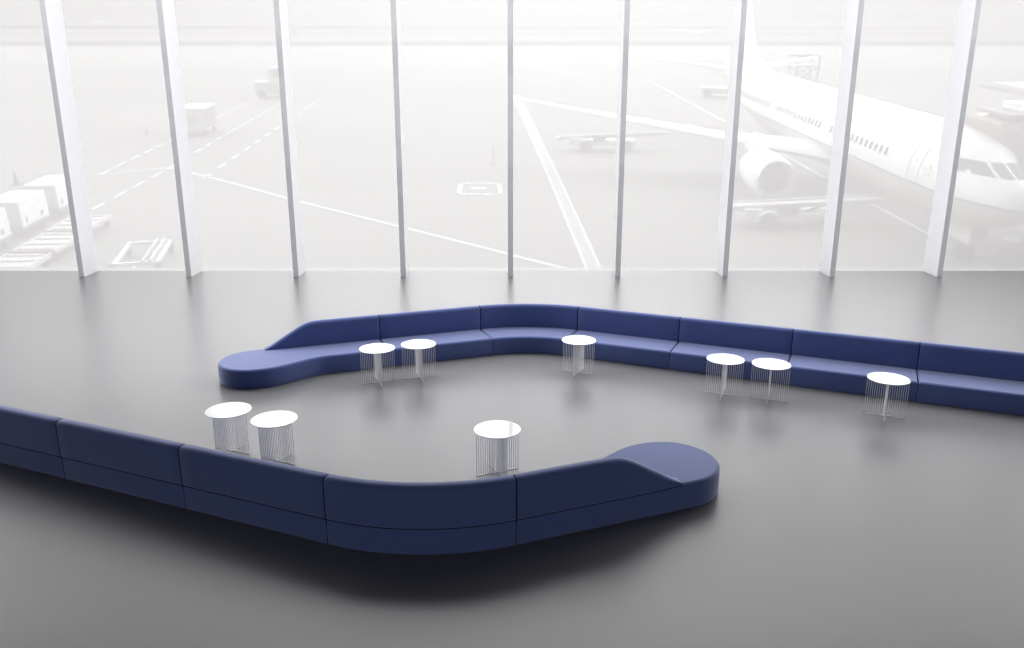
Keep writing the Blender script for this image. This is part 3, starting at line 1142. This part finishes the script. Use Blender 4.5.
def container_dolly(label):
    r = thing('container_dolly', label, 'baggage container', 'row of container dollies')
    bm = bmesh.new(); box(bm, 0, 2.6, 0, 1.5, 0.40, 0.52, 0.02); link('platform', bm, M['grey'], r)
    bm = bmesh.new()
    sec = [(0.0, 0.52), (1.5, 0.52), (1.5, 1.72), (0.0, 1.72)]
    loft(bm, [[Vector((0.08, y, z)) for y, z in sec], [Vector((2.5, y, z)) for y, z in sec]])
    bmesh.ops.bevel(bm, geom=bm.edges[:], offset=0.03, segments=1, affect='EDGES')
    cn = link('container', bm, M['white'], r)
    bm = bmesh.new()
    box(bm, 0.02, 0.09, 0.05, 1.45, 0.6, 1.66); link('curtain', bm, M['pale'], cn)
    bm = bmesh.new()
    box(bm, 0.4, 0.55, -0.02, 0.02, 0.7, 0.95); box(bm, 1.75, 1.95, -0.02, 0.02, 0.7, 0.9)
    link_split('latch', bm, M['grey'], cn)
    bm = bmesh.new(); tube(bm, (0, 0.75, 0.4), (-0.7, 0.75, 0.3), 0.04); link('tow_bar', bm, M['grey'], r)
    wheels(r, [(0.5, 1.3), (0.5, 0.2), (2.1, 1.3), (2.1, 0.2)], 0.2, 0.12)
    return r


pB = gp(23, 229, 0.5); pC = gp(59, 210, 0.5)
stp = (pC - pB)
first = container_dolly(LABC[0])
hd = math.atan2(stp.y, stp.x)
for i, q in enumerate((pB - stp, pB, pC)):
    o = first if i == 0 else dup(first)
    o['label'] = LABC[i]
    on_apron(o, q.x, q.y, hd)


def flat_dolly(label):
    r = thing('flat_dolly', label, 'baggage dolly', 'empty flat dollies')
    bm = bmesh.new(); box(bm, -1.3, 1.3, -0.85, 0.85, 0.40, 0.52, 0.02); pl = link('platform', bm, M['pale'], r)
    bm = bmesh.new()
    for x in (-1.1, -0.4, 0.4, 1.1):
        box(bm, x - 0.09, x + 0.09, -0.72, 0.72, 0.52, 0.57)
    link_split('roller', bm, M['pale'], pl)
    bm = bmesh.new()
    box(bm, -1.35, 1.35, -0.90, -0.82, 0.38, 0.56); box(bm, -1.35, 1.35, 0.82, 0.90, 0.38, 0.56)
    link_split('edge_rail', bm, M['pale'], pl)
    bm = bmesh.new(); tube(bm, (1.3, 0, 0.4), (1.6, 0, 0.3), 0.04); link('tow_bar', bm, M['grey'], r)
    wheels(r, [(-1.1, -0.7), (-1.1, 0.7), (1.1, -0.7), (1.1, 0.7)], 0.2, 0.12)
    return r


LABF = ['empty flat dolly by the first fin, farthest of three in a row',
        'empty flat dolly at lower left, middle of three in a row',
        'empty flat dolly at the sill, nearest of three in a row']
first = flat_dolly(LABF[0])
for i, (px, py) in enumerate(((80, 224), (50, 243), (12, 266))):
    o = first if i == 0 else dup(first)
    o['label'] = LABF[i]
    q = gp(px, py, 0.45); on_apron(o, q.x, q.y, hd)

fd = thing('frame_dolly', 'open white frame dolly without deck between the first two fins', 'baggage dolly')
A, B, C_ = gp(113, 265, 0.5), gp(130, 243.5, 0.5), gp(168, 243.5, 0.5)
ln, wd = (B - A).length, (C_ - B).length
bm = bmesh.new()
for y in (0, -wd):
    box(bm, 0, ln, y - 0.06, y + 0.06, 0.42, 0.56)
for x in (0, ln):
    box(bm, x - 0.06, x + 0.06, -wd, 0, 0.42, 0.56)
link_split('frame_bar', bm, M['white'], fd)
bm = bmesh.new()
for y in (-wd * 0.68, -wd * 0.86):
    box(bm, -0.1, ln + 0.1, y - 0.05, y + 0.05, 0.50, 0.64)
link_split('rail', bm, M['pale'], fd)
bm = bmesh.new(); tube(bm, (0, -wd / 2, 0.45), (-0.9, -wd / 2, 0.3), 0.05); link('tow_bar', bm, M['white'], fd)
wheels(fd, [(0.1, 0.1), (ln - 0.1, 0.1), (0.1, -wd), (ln - 0.1, -wd)], 0.24, 0.2)
on_apron(fd, A.x, A.y, math.atan2((B - A).y, (B - A).x))


def cone(label, px, py, h):
    r = thing('traffic_cone', label, 'traffic cone', 'cones on the apron')
    bm = bmesh.new(); lathe(bm, [(h * 0.22, 0.04), (h * 0.2, 0.06), (h * 0.05, h), (0.002, h)], 16, closed=False); link('cone_body', bm, M['cone'], r, 40)
    bm = bmesh.new(); box(bm, -h * 0.3, h * 0.3, -h * 0.3, h * 0.3, 0, 0.045, 0.01); link('base', bm, M['dark'], r)
    bm = bmesh.new(); lathe(bm, [(h * 0.137, h * 0.45), (h * 0.108, h * 0.62)], 16); link('band', bm, M['pale'], r)
    q = gp(px, py); on_apron(r, q.x, q.y)
    return r


cone('traffic cone behind the row of baggage containers', 17, 184.5, 0.78)
cone('small traffic cone on bare apron between first and second fins', 147, 134.5, 0.55)
bl = thing('marker_post', 'slim grey marker post on a square base above the painted box', 'post')
bm = bmesh.new(); tube(bm, (0, 0, 0.05), (0, 0, 1.15), 0.05); link('post', bm, M['grey'], bl)
bm = bmesh.new(); box(bm, -0.25, 0.25, -0.25, 0.25, 0, 0.09, 0.02); link('base', bm, M['grey'], bl)
q = gp(493.5, 163.5); on_apron(bl, q.x, q.y)

# stairs and platform near the tail
sv = thing('boarding_stairs', 'mobile boarding stairs parked left of the airliner tail', 'boarding stairs')
bm = bmesh.new(); box(bm, -2.6, 2.4, -1.0, 1.0, 0.45, 1.0, 0.08); link('chassis', bm, M['pale'], sv)
bm = bmesh.new()
for i in range(10):
    box(bm, -1.9 + i * 0.36, -1.5 + i * 0.36, -0.7, 0.7, 1.0 + i * 0.2, 1.08 + i * 0.2)
link_split('step', bm, M['grey'], sv)
bm = bmesh.new()
for y in (-0.75, 0.75):
    tube(bm, (-1.9, y, 1.9), (1.7, y, 3.9), 0.06)
    tube(bm, (-1.9, y, 1.0), (1.7, y, 2.95), 0.10)
    for i in range(5):
        tube(bm, (-1.9 + i * 0.9, y, 1.0 + i * 0.5), (-1.9 + i * 0.9, y, 1.9 + i * 0.5), 0.05)
link_split('handrail', bm, M['white'], sv)
wheels(sv, [(-1.8, -0.9), (-1.8, 0.9), (1.7, -0.9), (1.7, 0.9)], 0.42, 0.28)
p = gp(724, 97); on_apron(sv, p.x, p.y, R(160))
pf = thing('service_platform', 'tall grey service platform behind the fuselage near the tail', 'service platform')
bm = bmesh.new()
for x in (-1.4, 1.4):
    for y in (-0.9, 0.9):
        tube(bm, (x, y, 0), (x, y, 3.6), 0.09)
for z in (0.5, 3.5):
    for y in (-0.9, 0.9):
        tube(bm, (-1.4, y, z), (1.4, y, z), 0.08)
link_split('frame_bar', bm, M['grey'], pf)
bm = bmesh.new()
for y in (-0.9, 0.9):
    tube(bm, (-1.4, y, 0.6), (1.4, y, 2.3), 0.09); tube(bm, (1.4, y, 0.6), (-1.4, y, 2.3), 0.09)
link_split('brace', bm, M['pale'], pf)
bm = bmesh.new(); box(bm, -1.5, 1.5, -1.0, 1.0, 2.3, 2.5, 0.03); link('deck', bm, M['pale'], pf)
p = gp(807, 88); on_apron(pf, p.x, p.y + 2, R(10))

# pale marker boards out by the runway
MK = [(234, 33.5, 'third'), (296, 33, ''), (352, 33.5, ''), (316, 45.5, ''), (245, 21, ''), (345, 19.5, ''), (107, 35, ''), (565, 32.5, ''), (805, 31, ''), (921, 29.5, ''), (875, 5.0, ''), (992, 9.0, '')]
WH = ['between second and third fins', 'just right of the third fin', 'left of the fourth fin', 'right of the third fin, nearest to the taxiway',
      'high between second and third fins', 'high between third and fourth fins', 'between first and second fins', 'right of the middle fin',
      'above the airliner tail', 'above the airliner roof, left of the last fin', 'highest, right of the eighth fin', 'at the far right edge']
bd = None
for (px, py, _), wh in zip(MK, WH):
    if bd is None:
        r = thing('marker_board', '', 'marker board', 'marker boards by the runway')
        bm = bmesh.new(); box(bm, -1.3, 1.3, -0.08, 0.08, 0.25, 0.85, 0.03); link('panel', bm, M['white'], r)
        bm = bmesh.new()
        for x in (-0.9, 0.9):
            box(bm, x - 0.05, x + 0.05, -0.05, 0.05, 0, 0.25)
        link_split('foot', bm, M['grey'], r)
        bd = r
    else:
        r = dup(bd)
    r['label'] = 'distant white marker board, ' + wh
    q = gp(px, py); on_apron(r, q.x, q.y, R(random.uniform(-12, 12)))
